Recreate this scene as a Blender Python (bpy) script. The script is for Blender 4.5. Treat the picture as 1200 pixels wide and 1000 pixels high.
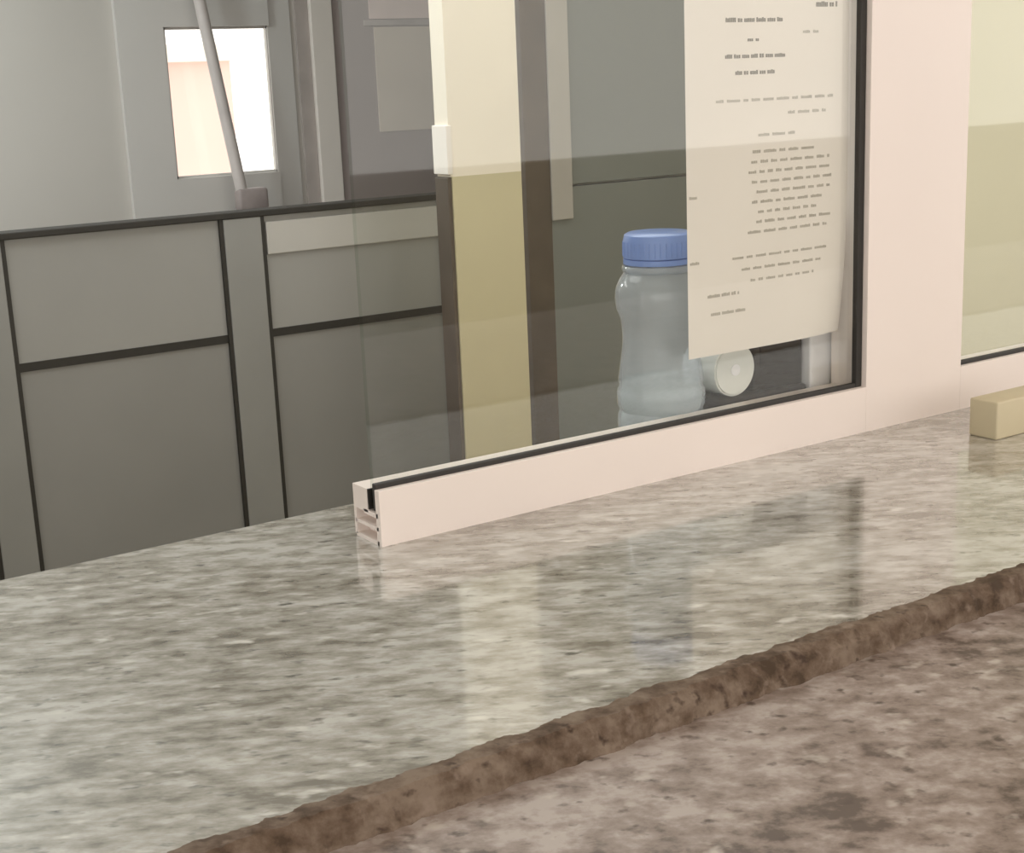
import bpy, bmesh, math, random
from mathutils import Matrix, Vector
for o in list(bpy.data.objects): bpy.data.objects.remove(o)
S = bpy.context.scene
COL = S.collection
T = 1.05                                   # height of the counter top above the floor

# ------------------------------------------------------------------ camera
cam_d = bpy.data.cameras.new('camera'); cam = bpy.data.objects.new('camera', cam_d); COL.objects.link(cam)
cam_d.sensor_width = 36; cam_d.lens = 50.611; cam_d.clip_start = 0.02
W = Matrix(((0.82753399, -0.16391539, 0.53695366), (-0.55987898, -0.17023698, 0.81089759), (-0.04150922, -0.97167439, -0.23264967)))
right, down, fwd = W.col[0], W.col[1], W.col[2]
m = Matrix.Identity(4)
for i in range(3):
    m[i][0] = right[i]; m[i][1] = -down[i]; m[i][2] = -fwd[i]
m[0][3], m[1][3], m[2][3] = 0, 0, T + 0.38
cam.matrix_world = m
S.camera = cam

# ------------------------------------------------------------------ world, added fill lights, exposure
S.view_settings.view_transform = 'Standard'; S.view_settings.look = 'None'
S.view_settings.exposure = 0.0; S.view_settings.gamma = 1; S.view_settings.use_curve_mapping = False
wd = bpy.data.worlds.new('daylight'); S.world = wd; wd.use_nodes = True
bgn = wd.node_tree.nodes['Background']; bgn.inputs[0].default_value = (1.0, 0.95, 0.90, 1); bgn.inputs[1].default_value = 2.12

def lamp(name, loc, size, power, col, rot=(0, 0, 0)):
    d = bpy.data.lights.new(name, 'AREA'); d.shape = 'RECTANGLE'; d.size, d.size_y = size
    d.energy = power; d.color = col
    o = bpy.data.objects.new(name, d); COL.objects.link(o); o.location = loc; o.rotation_euler = rot
    return o
lamp('office_fill_light', (0.9, 2.3, 2.585), (2.6, 1.2), 30, (0.98, 1.0, 0.98))  # unseen fill added to brighten the office
lamp('back_office_fill_light', (-0.7, 4.2, 2.585), (1.4, 0.8), 20, (1.0, 0.97, 0.95))  # added fill for the far wall, no visible fixture
pl_d = bpy.data.lights.new('back_office_point_fill', 'POINT'); pl_d.energy = 42; pl_d.shadow_soft_size = 0.12; pl_d.color = (0.90, 1.0, 1.0)  # unseen point fill, added to lift the ceiling and the counter sheen
pl = bpy.data.objects.new('back_office_point_fill', pl_d); COL.objects.link(pl); pl.location = (0.25, 4.0, 1.95)
lamp('hall_fill_light', (1.6, -0.9, 2.885), (1.6, 1.0), 27, (1.0, 0.87, 0.77))  # added warm fill on the hall side of the frame, out of view

# ------------------------------------------------------------------ materials
def new_mat(name):
    mt = bpy.data.materials.new(name); mt.use_nodes = True
    nt = mt.node_tree
    return mt, nt, nt.nodes['Principled BSDF']

def plain(name, col, rough=0.5, metal=0.0, var=0.06, scale=6.0, spec=0.5, bump=0.0):
    """solid colour with slight procedural mottling"""
    mt, nt, b = new_mat(name); N, L = nt.nodes, nt.links
    tc = N.new('ShaderNodeTexCoord'); nz = N.new('ShaderNodeTexNoise')
    nz.inputs['Scale'].default_value = scale; nz.inputs['Detail'].default_value = 4
    L.new(tc.outputs['Object'], nz.inputs['Vector'])
    rp = N.new('ShaderNodeValToRGB'); e = rp.color_ramp.elements
    e[0].position = 0.3; e[1].position = 0.7
    e[0].color = (*[max(0, c * (1 - var)) for c in col], 1); e[1].color = (*[min(1, c * (1 + var)) for c in col], 1)
    L.new(nz.outputs['Fac'], rp.inputs['Fac']); L.new(rp.outputs['Color'], b.inputs['Base Color'])
    b.inputs['Roughness'].default_value = rough; b.inputs['Metallic'].default_value = metal
    b.inputs['Specular IOR Level'].default_value = spec
    if bump:
        bp = N.new('ShaderNodeBump'); bp.inputs['Strength'].default_value = bump; bp.inputs['Distance'].default_value = 0.004
        L.new(nz.outputs['Fac'], bp.inputs['Height']); L.new(bp.outputs['Normal'], b.inputs['Normal'])
    return mt

def granite(name, stops, big, rough, stretch, fleck_dark, fleck_light, spec=0.5, coat=0.0):
    """polished stone: drifting clouds of mineral, elongated grains, dark and pale flecks"""
    mt, nt, b = new_mat(name); N, L = nt.nodes, nt.links
    tc = N.new('ShaderNodeTexCoord'); mp = N.new('ShaderNodeMapping'); mp.vector_type = 'TEXTURE'
    mp.inputs['Rotation'].default_value = (0, 0, math.radians(-30)); mp.inputs['Scale'].default_value = (stretch, 1, 1)
    L.new(tc.outputs['Object'], mp.inputs['Vector'])
    n1 = N.new('ShaderNodeTexNoise'); n1.inputs['Scale'].default_value = big; n1.inputs['Detail'].default_value = 5; n1.inputs['Roughness'].default_value = 0.62
    n2 = N.new('ShaderNodeTexNoise'); n2.inputs['Scale'].default_value = big * 0.14; n2.inputs['Detail'].default_value = 2
    n3 = N.new('ShaderNodeTexNoise'); n3.inputs['Scale'].default_value = big * 1.7; n3.inputs['Detail'].default_value = 3
    n4 = N.new('ShaderNodeTexNoise'); n4.inputs['Scale'].default_value = big * 1.3; n4.inputs['Detail'].default_value = 3; n4.noise_dimensions = '4D'; n4.inputs['W'].default_value = 7.3
    for n in (n1, n2, n3, n4): L.new(mp.outputs['Vector'], n.inputs['Vector'])
    add = N.new('ShaderNodeMath'); add.operation = 'MULTIPLY_ADD'; add.inputs[1].default_value = 0.45
    L.new(n2.outputs['Fac'], add.inputs[0]); L.new(n1.outputs['Fac'], add.inputs[2])
    rp = N.new('ShaderNodeValToRGB'); cr = rp.color_ramp
    cr.elements[0].position = stops[0][0]; cr.elements[0].color = (*stops[0][1], 1)
    cr.elements[1].position = stops[-1][0]; cr.elements[1].color = (*stops[-1][1], 1)
    for p, c in stops[1:-1]:
        e = cr.elements.new(p); e.color = (*c, 1)
    L.new(add.outputs[0], rp.inputs['Fac'])
    def flecks(src, lo, hi, col, prev):
        r = N.new('ShaderNodeMapRange'); r.inputs[1].default_value = lo; r.inputs[2].default_value = hi
        L.new(src, r.inputs[0])
        mx = N.new('ShaderNodeMix'); mx.data_type = 'RGBA'; mx.inputs['B'].default_value = (*col, 1)
        L.new(r.outputs[0], mx.inputs['Factor']); L.new(prev, mx.inputs['A'])
        return mx.outputs['Result']
    c = flecks(n3.outputs['Fac'], 0.60, 0.74, fleck_dark, rp.outputs['Color'])
    c = flecks(n4.outputs['Fac'], 0.60, 0.76, fleck_light, c)
    L.new(c, b.inputs['Base Color'])
    b.inputs['Roughness'].default_value = rough; b.inputs['Specular IOR Level'].default_value = spec
    b.inputs['Coat Weight'].default_value = coat; b.inputs['Coat Roughness'].default_value = 0.05; b.inputs['Coat IOR'].default_value = 1.75
    return mt

def clear(name, tint, gloss_rough=0.02, milk=0.0, milk_col=(0.8, 0.85, 0.88), ior=1.5):
    """thin clear sheet: lets light through, mirrors by Fresnel, optionally a little milky"""
    mt = bpy.data.materials.new(name); mt.use_nodes = True
    nt = mt.node_tree; N, L = nt.nodes, nt.links
    for n in list(N): N.remove(n)
    out = N.new('ShaderNodeOutputMaterial'); tr = N.new('ShaderNodeBsdfTransparent'); gl = N.new('ShaderNodeBsdfGlossy')
    fr = N.new('ShaderNodeFresnel'); mx = N.new('ShaderNodeMixShader')
    tr.inputs['Color'].default_value = (*tint, 1); gl.inputs['Roughness'].default_value = gloss_rough; 
    gm = N.new('ShaderNodeNewGeometry'); ms = N.new('ShaderNodeMath'); ms.operation = 'MULTIPLY_ADD'   # the far face of a thin sheet mirrors like the near one
    ms.inputs[1].default_value = 1 / ior - ior; ms.inputs[2].default_value = ior
    L.new(gm.outputs['Backfacing'], ms.inputs[0]); L.new(ms.outputs[0], fr.inputs['IOR'])
    src = tr.outputs[0]
    if milk:
        df = N.new('ShaderNodeBsdfDiffuse'); df.inputs['Color'].default_value = (*milk_col, 1)
        m2 = N.new('ShaderNodeMixShader'); m2.inputs[0].default_value = milk
        L.new(src, m2.inputs[1]); L.new(df.outputs[0], m2.inputs[2]); src = m2.outputs[0]
    L.new(fr.outputs[0], mx.inputs[0]); L.new(src, mx.inputs[1]); L.new(gl.outputs[0], mx.inputs[2])
    L.new(mx.outputs[0], out.inputs['Surface'])
    return mt

M = {}
M['stone'] = granite('grey green granite', [(0.56, (0.15, 0.13, 0.095)), (0.66, (0.27, 0.248, 0.20)), (0.75, (0.36, 0.34, 0.295)), (0.86, (0.50, 0.485, 0.44))], 66, 0.22, 2.3, (0.09, 0.08, 0.06), (0.66, 0.64, 0.58), 0.5, 0.8)
M['stone_low'] = granite('pink brown granite', [(0.55, (0.10, 0.072, 0.056)), (0.65, (0.21, 0.162, 0.133)), (0.75, (0.275, 0.22, 0.188)), (0.88, (0.39, 0.335, 0.30))], 56, 0.38, 1.3, (0.08, 0.056, 0.042), (0.45, 0.40, 0.35), 0.35)
M['stone_edge'] = granite('raw brown stone edge', [(0.54, (0.06, 0.038, 0.022)), (0.66, (0.11, 0.073, 0.048)), (0.88, (0.20, 0.15, 0.11))], 60, 0.7, 1.2, (0.05, 0.03, 0.019), (0.26, 0.20, 0.155), 0.2)
M['alu'] = plain('white coated aluminium', (0.83, 0.74, 0.68), 0.35, 0, 0.02, 4)
M['alu_in'] = plain('white coated aluminium cut end', (0.80, 0.77, 0.77), 0.4, 0, 0.03, 30)
M['rubber'] = plain('black rubber gasket', (0.025, 0.022, 0.018), 0.6, 0, 0.1, 40)
M['glass'] = clear('window glass', (0.97, 0.98, 0.97))
mt = bpy.data.materials.new('ground glass edge'); mt.use_nodes = True; nt = mt.node_tree
for n in list(nt.nodes): nt.nodes.remove(n)
o_ = nt.nodes.new('ShaderNodeOutputMaterial'); t_ = nt.nodes.new('ShaderNodeBsdfTransparent'); t_.inputs[0].default_value = (0.86, 0.90, 0.87, 1)
nt.links.new(t_.outputs[0], o_.inputs['Surface']); M['glass_edge'] = mt
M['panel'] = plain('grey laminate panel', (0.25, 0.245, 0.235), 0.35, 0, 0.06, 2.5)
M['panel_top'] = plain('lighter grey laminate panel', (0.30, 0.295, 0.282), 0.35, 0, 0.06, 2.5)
M['post'] = plain('grey anodised post', (0.27, 0.268, 0.258), 0.4, 0.1, 0.05, 5)
M['sheen_strip'] = plain('pale grey sheen strip', (0.46, 0.445, 0.42), 0.4, 0, 0.04, 5)  # lighter tone holds the sheen on the panel
M['wall_grey'] = plain('pale grey wall paint', (0.53, 0.50, 0.465), 0.7, 0, 0.03, 1.5)
M['surround'] = plain('pale window surround', (0.60, 0.575, 0.55), 0.6, 0, 0.03, 2)
M['cream'] = plain('cream wall paint', (0.92, 0.82, 0.60), 0.7, 0, 0.03, 1.5)
M['cream_light'] = plain('light cream paint', (0.90, 0.81, 0.68), 0.65, 0, 0.04, 3)
M['tan'] = plain('tan pillar below reflection', (0.62, 0.55, 0.36), 0.6, 0, 0.05, 3)  # darker than the upper pier: reflection edge put into the colour
M['brown'] = plain('dark brown side strip', (0.10, 0.075, 0.055), 0.5, 0, 0.2, 8)  # flat dark brown for the pillar side and the jamb
M['brown_grey'] = plain('greyish brown trim', (0.46, 0.41, 0.385), 0.55, 0, 0.1, 8)
M['door_veil'] = plain('door in mauve veil tone', (0.37, 0.315, 0.30), 0.5, 0, 0.06, 2)  # mauve tone includes the reflection veil of the glass
M['door_dark'] = plain('grey green door', (0.20, 0.21, 0.20), 0.45, 0, 0.06, 2)
M['jamb_pale'] = plain('pale grey jamb', (0.44, 0.41, 0.38), 0.5, 0, 0.04, 3)
M['door_frame'] = plain('pale door frame', (0.82, 0.765, 0.71), 0.5, 0, 0.04, 3)
M['ceil'] = plain('white ceiling', (0.8, 0.8, 0.78), 0.8, 0, 0.02, 2)
M['hall_added'] = plain('brownish added hall wall', (0.24, 0.205, 0.175), 0.6, 0, 0.05, 1)  # dark tone for the added low wall mirrored in the glass
M['floor'] = plain('beige floor tile', (0.13, 0.112, 0.095), 0.5, 0, 0.08, 2)
M['paper'] = plain('white paper', (0.88, 0.81, 0.745), 0.8, 0, 0.02, 6, 0.2)
M['ink'] = plain('dark grey print', (0.27, 0.24, 0.20), 0.8, 0, 0.1, 80, 0.1)
M['ink_faint'] = plain('faint grey print', (0.52, 0.475, 0.41), 0.8, 0, 0.1, 80, 0.1)
M['cap'] = plain('blue plastic cap', (0.22, 0.33, 0.68), 0.25, 0, 0.05, 20)
M['pet'] = clear('clear bottle plastic', (0.86, 0.90, 0.94), 0.03, 0.30, (0.80, 0.83, 0.87), 1.5)
M['water'] = clear('water', (0.84, 0.90, 0.90), 0.05, 0.26, (0.76, 0.84, 0.83), 1.33)
M['black'] = plain('black brown plastic', (0.022, 0.016, 0.009), 0.7, 0, 0.15, 20, 0.2)
M['roll'] = plain('white roll paper', (0.74, 0.73, 0.68), 0.8, 0, 0.03, 20, 0.2)
M['folder'] = plain('white card', (0.86, 0.83, 0.83), 0.7, 0, 0.03, 8, 0.2)
M['block'] = plain('cream painted block', (0.56, 0.49, 0.33), 0.55, 0, 0.05, 12)
M['beige_sheet'] = plain('beige grey sheet', (0.66, 0.58, 0.50), 0.8, 0, 0.04, 6, 0.2)
M['pink_sheet'] = plain('pale pink sheet', (0.80, 0.66, 0.62), 0.8, 0, 0.04, 6, 0.2)
M['pole'] = plain('grey pole paint', (0.58, 0.53, 0.51), 0.5, 0.0, 0.08, 10)
M['clamp'] = plain('dull mauve plastic', (0.34, 0.29, 0.28), 0.5, 0, 0.1, 20)
M['facade'] = plain('pinkish render', (0.78, 0.55, 0.49), 0.9, 0, 0.06, 0.8, 0.2)
M['facade_band'] = plain('pale cornice', (0.80, 0.74, 0.66), 0.9, 0, 0.04, 0.8, 0.2)

# ------------------------------------------------------------------ mesh helpers (z given from the counter top)
class MB:
    def __init__(self): self.bm = bmesh.new()
    def box(self, x0, x1, y0, y1, z0, z1, bev=0.0, seg=2):
        b = bmesh.new()
        vs = [b.verts.new((x, y, z)) for x in (x0, x1) for y in (y0, y1) for z in (z0, z1)]
        for f in ((0, 1, 3, 2), (4, 6, 7, 5), (0, 4, 5, 1), (2, 3, 7, 6), (0, 2, 6, 4), (1, 5, 7, 3)): b.faces.new([vs[i] for i in f])
        bmesh.ops.recalc_face_normals(b, faces=b.faces)
        if bev: bmesh.ops.bevel(b, geom=list(b.edges), offset=bev, segments=seg, affect='EDGES', profile=0.5)
        self._add(b); return self
    def _add(self, b):
        me = bpy.data.meshes.new('tmp'); b.to_mesh(me); b.free(); self.bm.from_mesh(me); bpy.data.meshes.remove(me)
    def prism(self, pts, x0, x1):
        """outline in (y, z) swept along x"""
        b = bmesh.new(); A = [b.verts.new((x0, y, z)) for y, z in pts]; B = [b.verts.new((x1, y, z)) for y, z in pts]
        b.faces.new(A); b.faces.new(B[::-1]); n = len(pts)
        for i in range(n): b.faces.new((A[i], B[i], B[(i + 1) % n], A[(i + 1) % n]))
        bmesh.ops.recalc_face_normals(b, faces=b.faces); self._add(b); return self
    def lathe(self, prof, cx, cy, seg=40, close=True):
        b = bmesh.new(); rings = []
        for r, z in prof:
            rings.append([b.verts.new((cx + r * math.cos(2 * math.pi * k / seg), cy + r * math.sin(2 * math.pi * k / seg), z)) for k in range(seg)])
        for a, c in zip(rings, rings[1:]):
            for k in range(seg): b.faces.new((a[k], a[(k + 1) % seg], c[(k + 1) % seg], c[k]))
        if close: b.faces.new(rings[0][::-1]); b.faces.new(rings[-1])
        bmesh.ops.recalc_face_normals(b, faces=b.faces); self._add(b); return self
    def tube(self, p, q, r, seg=20, r2=None):
        p, q = Vector(p), Vector(q); b = bmesh.new()
        bmesh.ops.create_cone(b, cap_ends=True, segments=seg, radius1=r, radius2=r if r2 is None else r2, depth=(q - p).length)
        rot = Vector((0, 0, 1)).rotation_difference(q - p).to_matrix().to_4x4()
        bmesh.ops.transform(b, matrix=Matrix.Translation((p + q) / 2) @ rot, verts=b.verts)
        self._add(b); return self
    def build(self, name, mat, parent=None, smooth=False):
        me = bpy.data.meshes.new(name); self.bm.transform(Matrix.Translation((0, 0, T)))
        if parent is not None:
            base = Vector(parent.location)
            if parent.parent: base = base + Vector(parent.parent.location)
            self.bm.transform(Matrix.Translation(-base))
        self.bm.to_mesh(me); self.bm.free(); me.materials.append(mat)
        if smooth:
            for p in me.polygons: p.use_smooth = True
            me.set_sharp_from_angle(angle=math.radians(35))
        o = bpy.data.objects.new(name, me); COL.objects.link(o)
        if parent is not None: o.parent = parent
        return o
def thing(name, label, cat, loc, group=None):
    o = bpy.data.objects.new(name, None); COL.objects.link(o); o.location = (loc[0], loc[1], loc[2] + T); o.empty_display_size = 0.05
    o['label'] = label; o['category'] = cat
    if group: o['group'] = group
    return o
def tag(o, label, cat):
    o['label'] = label; o['category'] = cat; return o
def struct(o): o['kind'] = 'structure'; return o
def sgroup(name, loc=(0, 0, 0)):
    o = bpy.data.objects.new(name, None); COL.objects.link(o); o.location = (loc[0], loc[1], loc[2] + T); o['kind'] = 'structure'; return o

FL = -T                      # floor
CE = 2.6 - T                 # office ceiling
HC = 2.9 - T                 # hall ceiling

# ------------------------------------------------------------------ room shell
struct(MB().box(-3, 9, -4.1, 5.2, FL - 0.1, FL).build('floor', M['floor']))
struct(MB().box(-3, 9, -4.1, -4, FL, -0.02).build('wall_hall_added', M['hall_added']))  # unseen low wall, added to darken the lower reflection in the glass
struct(MB().box(-3, 4.2, 1.09, 5.2, CE, CE + 0.12).build('ceiling', M['ceil']))
struct(MB().box(-3, 4.2, -4, 1.02, HC, HC + 0.12).build('ceiling_hall', M['ceil']))
struct(MB().box(-3, 4.2, 1.02, 1.09, 0.98, HC + 0.12).build('wall_front', M['cream_light']))
struct(MB().box(-3, 2.95, 0.72, 1.13, FL, -0.0605).build('wall_counter', M['cream']))
struct(MB().box(-3.1, -3, 1.02, 5.2, FL, CE).build('wall_left', M['wall_grey']))
wr = MB(); wr.box(2.95, 3.05, 1.09, 3.3, FL, CE); struct(wr.build('wall_right', M['cream']))
# far wall with a window hole x 1.91..2.313, z 0.092..0.616 and a door at its right
WX0, WX1, WZ0, WZ1 = 1.912, 2.313, 0.092, 0.616
wb = MB()
wb.box(-3, WX0 - 0.12, 5.0, 5.12, FL, CE); wb.box(WX1 + 0.07, 4.2, 5.0, 5.12, FL, CE)
wb.box(WX0 - 0.12, WX1 + 0.07, 5.0, 5.12, FL, WZ0 - 0.06); wb.box(WX0 - 0.12, WX1 + 0.07, 5.0, 5.12, WZ1 + 0.06, CE)
struct(wb.build('wall_back', M['wall_grey']))
struct(MB().box(4.1, 4.2, 3.42, 5.0, FL, CE).build('wall_side', M['wall_grey']))
struct(MB().box(2.25, 4.1, 3.32, 3.42, FL, CE).build('wall_inner', M['wall_grey']))

# ------------------------------------------------------------------ counter slabs
up = thing('granite_counter', 'pale grey-green speckled granite counter top carrying the white window frame', 'counter', (0, 0.66, 0))
MB().box(-2.2, 2.93, 0.664, 1.172, -0.0195, 0.0, 0.001, 1).build('slab', M['stone'], up)
rnd = random.Random(11)
bm = bmesh.new(); rows = []; n = 900; wob = [0.0] * 4
for i in range(n + 1):                                   # rough broken edge: every section a little different
    x = -0.6 + 2.6 * i / n
    wob = [0.80 * w + rnd.uniform(-1, 1) * a for w, a in zip(wob, (0.0026, 0.0015, 0.0013, 0.0012))]
    pr_ = [(0.664 + wob[0], 0.0007), (0.654 + wob[1], 0.0003), (0.649 + wob[2], -0.006), (0.645 + min(0.003, wob[3]), -0.0195), (0.675, -0.0195), (0.673, -0.0012)]
    rows.append([bm.verts.new((x, y, z)) for y, z in pr_])
for p, q in zip(rows, rows[1:]):
    for k in range(6): bm.faces.new((p[k], q[k], q[(k + 1) % 6], p[(k + 1) % 6]))
bm.faces.new(rows[0]); bm.faces.new(rows[-1][::-1]); bmesh.ops.recalc_face_normals(bm, faces=bm.faces)
e_ = MB(); e_.bm = bm; e_.build('front_edge', M['stone_edge'], up, True)['label'] = 'dark brown raw stone front edge'
tag(MB().box(-2.2, 2.93, 0.02, 1.12, -0.06, -0.0195, 0.003).build('granite_ledge', M['stone_low']), 'pinkish brown granite ledge one step below the grey-green counter', 'ledge')

# ------------------------------------------------------------------ service window, left pane with the open end
YF, YB = 1.037, 1.084
RX0, MX0, MX1 = 0.549, 1.140, 1.292
w1 = sgroup('window_1', (RX0, YF, 0))
def rail(x0, x1, w):
    b = MB()
    b.box(x0, x1, YF, YF + 0.0075, -0.0015, 0.049, 0.0004)                       # front wall
    b.prism([(1.0585, 0.026), (1.0585, 0.047), (YB, 0.047), (YB, 0.002), (1.080, 0.002), (1.080, 0.026)], x0, x1)   # back wall
    b.box(x0, x1, YF + 0.004, YB - 0.002, -0.0015, 0.0035)                               # sole
    b.box(x0, x1, YF + 0.004, YB - 0.002, 0.013, 0.016)                    # webs
    b.box(x0, x1, YF + 0.004, 1.0655, 0.024, 0.028)
    b.box(x0 + 0.012, x1, YF + 0.005, YB - 0.003, 0.003, 0.025)            # core set back in the cut end
    return b.build('bottom_rail', M['alu'], w)
rail(RX0, MX0, w1)
MB().box(MX0, MX1, YF, YB + 0.004, -0.0015, 0.98, 0.0003).build('stile', M['alu'], w1)
MB().box(RX0, MX0 + 0.01, YF + 0.002, YB, 0.93, 0.98, 0.001).build('top_rail', M['alu'], w1)
g = MB(); g.box(RX0 + 0.001, MX0, 1.0447, 1.0505, 0.029, 0.0535, 0.0012); g.box(RX0 + 0.0005, MX0, 1.0565, 1.0583, 0.029, 0.047)
g.box(MX0 - 0.0085, MX0, 1.0435, 1.0505, 0.049, 0.93, 0.001)
g.build('gasket', M['rubber'], w1)
pane = MB().box(RX0 + 0.003, MX0 + 0.004, 1.0506, 1.0564, 0.030, 0.935).build('pane', M['glass'], w1)
pane.data.materials.append(M['glass_edge'])
for p in pane.data.polygons:
    if abs(p.normal.y) < 0.5: p.material_index = 1
w2 = sgroup('window_2', (MX1, YF, 0))
rail(MX1, 2.93, w2)
g = MB(); g.box(MX1, 2.93, 1.0447, 1.0505, 0.029, 0.0535, 0.0012); g.build('gasket', M['rubber'], w2)
MB().box(MX1 - 0.001, 2.93, 1.0506, 1.0564, 0.030, 0.935).build('pane', M['glass'], w2)
MB().box(MX1 - 0.002, 2.93, YF + 0.002, YB, 0.93, 0.98, 0.001).build('top_rail', M['alu'], w2)

# ------------------------------------------------------------------ notice taped inside the pane
rnd = random.Random(5)
NX0, NX1, NZ0, NZ1, NY = 0.912, 1.130, 0.108, 0.462, 1.0578
nt_ = thing('notice', 'long white printed notice sheet hanging behind the glass beside the white stile', 'notice', (NX0, NY, NZ0))
def curl(u, v):                              # lower right corner comes away from the glass
    d = max(0.0, u - 0.55) * max(0.0, 0.42 - v)
    return 0.3 * d * d + 0.0006
bm = bmesh.new(); NU, NV = 24, 36; grid = []
for layer in (0, 0.0003):
    grid.append([[bm.verts.new((NX0 + (NX1 - NX0) * i / NU, NY + curl(i / NU, j / NV) + layer, NZ0 + (NZ1 - NZ0) * j / NV)) for i in range(NU + 1)] for j in range(NV + 1)])
for k in (0, 1):
    for j in range(NV):
        for i in range(NU):
            q = (grid[k][j][i], grid[k][j][i + 1], grid[k][j + 1][i + 1], grid[k][j + 1][i]); bm.faces.new(q if k == 0 else q[::-1])
ed = [(j, 0) for j in range(NV)] ; 
for j in range(NV):
    for i in (0, NU): bm.faces.new((grid[0][j][i], grid[0][j + 1][i], grid[1][j + 1][i], grid[1][j][i]))
for i in range(NU):
    for j in (0, NV): bm.faces.new((grid[0][j][i], grid[0][j][i + 1], grid[1][j][i + 1], grid[1][j][i]))
bmesh.ops.recalc_face_normals(bm, faces=bm.faces)
s = MB(); s.bm = bm; s.build('sheet', M['paper'], nt_, True)
def text_line(b, x0, x1, z, h, gap=0.004, slope=0.0):
    x = x0
    while x < x1 - 0.002:
        w = min(rnd.uniform(0.006, 0.018), x1 - x); u = (x + w / 2 - NX0) / (NX1 - NX0); v = (z - NZ0) / (NZ1 - NZ0)
        y = NY + curl(u, v)
        n = max(1, int(w / 0.0022)); 
        for k in range(n):                  # separate strokes, too small to read
            xa = x + w * k / n; hh = h * rnd.choice((0.8, 0.85, 1.0))
            b.box(xa, xa + w / n * 0.8, y - 0.0003, y - 0.0001, z, z + hh)
        x += w + gap
def line(x0, x1, z, h, gap=0.004, mat='ink_faint'):
    b = MB(); x0 += 0.015; x1 += 0.013; text_line(b, x0, x1, z, h, gap); b.build('text_line', M[mat], nt_)
for a in ((0.948, 1.028, 0.4265, 0.0042, 0.002), (0.976, 0.993, 0.4085, 0.0032), (0.947, 1.030, 0.393, 0.0038, 0.002), (0.960, 1.014, 0.3775, 0.0040, 0.002), (1.068, 1.100, 0.440, 0.005, 0.002)):
    line(*a, mat='ink') if len(a) == 5 else line(*a, 0.003, 'ink')
body = [(1.05, 1.075, 0.415, 0.003), (0.935, 1.095, 0.352, 0.003), (1.03, 1.085, 0.338, 0.003), (0.99, 1.045, 0.318, 0.003)]
for k in range(9): body.append((0.975 + rnd.uniform(0, 0.02), 1.09 + rnd.uniform(-0.02, 0.01), 0.302 - k * 0.0098, 0.003))
for k in range(3): body.append((0.955 + 0.012 * k, 1.09 - 0.01 * k, 0.176 + 0.012 * (2 - k), 0.0028))
body += [(0.900, 0.912, 0.263, 0.003), (0.900, 0.914, 0.200, 0.003), (0.922, 0.966, 0.1655, 0.0034, 0.002), (0.926, 0.974, 0.1475, 0.0034, 0.002)]
for a in body: line(*a)

# ------------------------------------------------------------------ things behind the pane, on the inner strip of the counter
bx, by = 0.932, 1.126
bt = thing('water_bottle', 'clear plastic bottle with a blue cap standing behind the pane', 'bottle', (bx, by, 0))
prof = [(0.030, 0.000), (0.040, 0.001), (0.0445, 0.006), (0.0455, 0.018), (0.0455, 0.040), (0.043, 0.046), (0.0455, 0.052), (0.0455, 0.066), (0.043, 0.071), (0.044, 0.078),
        (0.0415, 0.095), (0.039, 0.112), (0.0385, 0.124), (0.040, 0.140), (0.044, 0.150), (0.0455, 0.162), (0.0445, 0.172), (0.041, 0.180), (0.036, 0.187), (0.0325, 0.190), (0.0325, 0.197)]
MB().lathe(prof, bx, by).build('body', M['pet'], bt, True)
MB().lathe([(r - 0.0025, z) for r, z in prof[1:9]] and [(0.036, 0.002), (0.042, 0.006), (0.043, 0.018), (0.043, 0.040), (0.0405, 0.046), (0.043, 0.052), (0.043, 0.066), (0.0405, 0.071), (0.041, 0.076)], bx, by).build('water', M['water'], bt, True)
MB().lathe([(0.0365, 0.1885), (0.0375, 0.190), (0.0375, 0.1935), (0.0365, 0.195)], bx, by).build('neck_ring', M['pet'], bt, True)
c = MB(); c.lathe([(0.0345, 0.196), (0.036, 0.1965), (0.036, 0.2015), (0.0352, 0.202)], bx, by)
c.lathe([(0.0352, 0.2025), (0.036, 0.203), (0.0358, 0.220), (0.0345, 0.2255), (0.031, 0.2275), (0.002, 0.2277)], bx, by)
for k in range(40):
    a = 2 * math.pi * k / 40; c.tube((bx + 0.0357 * math.cos(a), by + 0.0357 * math.sin(a), 0.2045), (bx + 0.0355 * math.cos(a), by + 0.0355 * math.sin(a), 0.219), 0.0009, 6)
c.build('cap', M['cap'], bt, True)

rp_ = thing('receipt_printer', 'black desk device with a low tray standing behind the pane, below the notice', 'printer', (1.06, 1.125, 0))
b = MB(); b.box(0.982, 1.110, 1.092, 1.166, 0, 0.050, 0.005, 3); b.build('base', M['black'], rp_, True)
b = MB(); b.box(1.037, 1.110, 1.100, 1.164, 0.048, 0.150, 0.004, 3); b.box(1.046, 1.101, 1.0985, 1.101, 0.075, 0.135, 0.001); b.build('housing', M['black'], rp_, True)
b = MB()
for k in range(3): b.tube((1.06 + 0.015 * k, 1.091, 0.022), (1.06 + 0.015 * k, 1.094, 0.022), 0.005, 16)
b.build('button_row', M['rubber'], rp_, True)
rl = thing('paper_roll', 'small round white paper roll resting on the black device behind the pane', 'paper roll', (1.008, 1.122, 0.0505))
zc = 0.0505 + 0.028
b = MB(); b.tube((1.008, 1.098, zc), (1.008, 1.148, zc), 0.028, 40); b.tube((1.008, 1.0965, zc), (1.008, 1.0985, zc), 0.026, 40); b.build('roll', M['roll'], rl, True)
b = MB(); b.tube((1.008, 1.0955, zc), (1.008, 1.0966, zc), 0.006, 24); b.build('core', M['folder'], rl, True)
fo = thing('box_file', 'white upright card file standing behind the pane, between black device and stile', 'file', (1.15, 1.13, 0))
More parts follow.
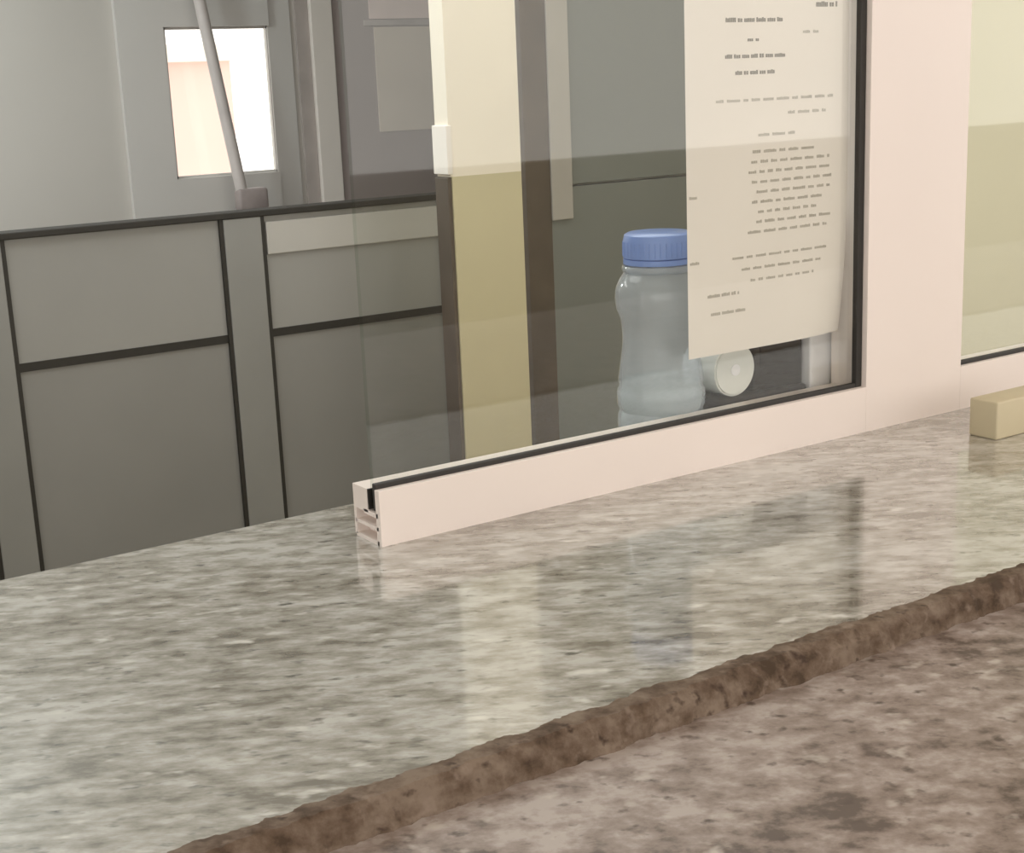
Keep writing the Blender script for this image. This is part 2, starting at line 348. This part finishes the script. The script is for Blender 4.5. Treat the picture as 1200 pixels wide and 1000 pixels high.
MB().box(1.1125, 1.185, 1.092, 1.166, 0, 0.24, 0.002).build('body', M['folder'], fo)
MB().box(1.120, 1.178, 1.0915, 1.0922, 0.13, 0.20, 0.0003).build('spine_label', M['paper'], fo)

tag(MB().box(1.207, 1.33, 0.921, 0.956, 0, 0.040, 0.002, 3).build('wooden_block', M['block'], None, True), 'small low cream block on the counter in front of the right-hand window', 'block')

# ------------------------------------------------------------------ office: low grey partition
PY = 3.0
pt = thing('office_partition', 'low grey panelled office partition with black joint lines, left of the cream pillar', 'partition', (1.2, PY, FL))
posts = [(0.225, 0.30), (0.690, 0.765), (1.246, 1.335), (1.81, 1.90)]
ZT, ZL = 0.124, -0.150
for a, b_ in posts: MB().box(a, b_, PY - 0.006, PY + 0.05, FL, ZT - 0.012, 0.002).build('post', M['post'], pt)
for (p0, p1) in zip(posts, posts[1:]):
    a, b_ = p0[1], p1[0]
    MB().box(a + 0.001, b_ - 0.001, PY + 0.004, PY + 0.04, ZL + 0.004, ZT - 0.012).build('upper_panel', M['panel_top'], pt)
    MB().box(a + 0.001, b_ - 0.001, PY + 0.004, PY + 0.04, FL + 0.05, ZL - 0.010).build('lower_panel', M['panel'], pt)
    MB().box(a + 0.001, b_ - 0.001, PY + 0.0005, PY + 0.03, ZL - 0.012, ZL + 0.006).build('joint_gasket', M['rubber'], pt)
    for x in (a, b_): MB().box(x - 0.009, x + 0.009, PY - 0.004, PY + 0.03, FL + 0.05, ZT - 0.012).build('edge_gasket', M['rubber'], pt)
    MB().box(a, b_, PY, PY + 0.045, FL, FL + 0.05).build('skirting', M['rubber'], pt)
MB().box(0.225, 1.90, PY - 0.008, PY + 0.055, ZT - 0.012, ZT + 0.002, 0.002).build('top_cap', M['rubber'], pt)['label'] = 'thin black top strip'
MB().box(1.348, 1.80, PY - 0.002, PY + 0.01, 0.025, 0.098, 0.002).build('strip', M['sheen_strip'], pt)['label'] = 'pale grey sheen strip under the top edge, imitating a reflection'  # reflection band built as a thin pale strip

# ------------------------------------------------------------------ cream pillar between brown strips
pi = sgroup('wall_pillar', (1.74, 2.7, FL))
MB().box(1.656, 1.842, 2.70, 2.755, 0.185, CE).build('upper_pier', M['cream_light'], pi)
MB().box(1.660, 1.842, 2.70, 2.755, FL, 0.185).build('lower_pier', M['tan'], pi)  # colour split imitates the edge of a reflection in the glass
MB().box(1.650, 1.660, 2.703, 2.758, FL, 0.184, 0.002).build('brown_strip', M['brown'], pi)
MB().box(1.648, 1.662, 2.697, 2.757, 0.190, 0.295, 0.002).build('pale_block', M['paper'], pi)

# ------------------------------------------------------------------ grey-green door right of the pillar
d2 = sgroup('door_2', (2.6, 3.32, FL))
MB().box(2.255, 2.338, 3.285, 3.32, FL, CE - 0.3).build('dark_jamb', M['brown'], d2)
MB().box(2.338, 2.410, 3.280, 3.32, 0.0, CE - 0.3, 0.002).build('pale_jamb', M['jamb_pale'], d2)
MB().box(2.338, 2.410, 3.290, 3.32, FL, 0.0).build('lower_jamb', M['door_dark'], d2)
MB().box(2.411, 2.948, 3.295, 3.32, FL + 0.01, 0.088, 0.002).build('lower_leaf', M['door_dark'], d2)
MB().box(2.411, 2.948, 3.295, 3.32, 0.094, CE - 0.3, 0.002).build('upper_leaf', M['door_dark'], d2)

# ------------------------------------------------------------------ far wall: window, door, sheets, pole
w3 = sgroup('window_3', (2.1, 5.0, 0))
b = MB(); SX0, SX1, SZ0, SZ1 = 1.744, 2.405, -0.10, 0.90
b.box(SX0, WX0, 4.975, 5.0, SZ0, SZ1); b.box(WX1, SX1, 4.992, 5.0, SZ0, SZ1); b.box(WX0, WX1, 4.975, 5.0, SZ0, WZ0); b.box(WX0, WX1, 4.975, 5.0, WZ1, SZ1)
b.build('surround', M['surround'], w3)
b = MB(); t = 0.014
b.box(WX0, WX0 + t, 5.0, 5.02, WZ0, WZ1); b.box(WX1 - 0.004, WX1 + 0.06, 5.0, 5.02, WZ0, WZ1); b.box(WX0, WX1, 5.0, 5.02, WZ0, WZ0 + t * 0.6); b.box(WX0, WX1, 5.0, 5.02, WZ1 - t * 0.6, WZ1)
b.build('frame', M['surround'], w3)
MB().box(WX0 + t, WX1 - 0.004, 5.006, 5.010, WZ0 + t * 0.6, WZ1 - t * 0.6).build('pane', M['glass'], w3)
d1 = sgroup('door_1', (2.8, 5.0, FL))
MB().box(2.425, 2.476, 4.985, 5.0, FL, CE - 0.2).build('dark_jamb', M['brown_grey'], d1)
MB().box(2.478, 2.567, 4.965, 5.0, FL, CE - 0.2, 0.003).build('frame', M['door_frame'], d1)
MB().box(2.568, 3.46, 4.975, 5.0, FL + 0.01, CE - 0.2).build('leaf', M['door_veil'], d1)  # leaf colour carries the veil of the service window glass
tag(MB().box(2.742, 3.006, 4.971, 4.9745, 0.214, 0.604).build('wall_sheet', M['beige_sheet']), 'beige grey sheet fixed to the far mauve-veiled door, left of the pillar', 'sheet')
tag(MB().box(2.726, 3.004, 4.971, 4.9745, 0.634, 0.90).build('wall_sheet', M['pink_sheet']), 'pale pink sheet above the beige one on the far mauve-veiled door', 'sheet')
tag(MB().box(2.70, 3.03, 4.968, 4.9745, 0.608, 0.630, 0.001).build('dark_rail', M['brown_grey']), 'thin dark strip between the pink and beige sheets', 'strip')
po = thing('pole', 'thin grey pole leaning in front of the bright far window', 'pole', (2.22, 4.80, FL))
pf = lambda z: (2.107 - 0.122 * z, 4.855 + 0.06 * (z + 0.0), z)
MB().tube(pf(FL + 0.01), pf(0.95), 0.021, 20).build('shaft', M['pole'], po, True)
x, y, z = pf(0.02); MB().box(x - 0.025, x + 0.09, y - 0.025, y + 0.025, -0.03, 0.050, 0.012, 3).build('clamp', M['clamp'], po, True)
x, y, z = pf(FL); MB().lathe([(0.03, FL), (0.03, FL + 0.02), (0.022, FL + 0.03)], x, y, 20).build('foot', M['rubber'], po, True)

# ------------------------------------------------------------------ outside the far window
bd = thing('building', 'pinkish sunlit building seen through the far window', 'building', (4.5, 12.0, FL))
FX1 = 5.18
MB().box(0.5, FX1, 12.0, 16.0, FL, 0.66).build('wall', M['facade'], bd)
MB().box(0.4, FX1 + 0.1, 11.9, 16.0, 0.66, 0.80).build('cornice', M['facade_band'], bd)
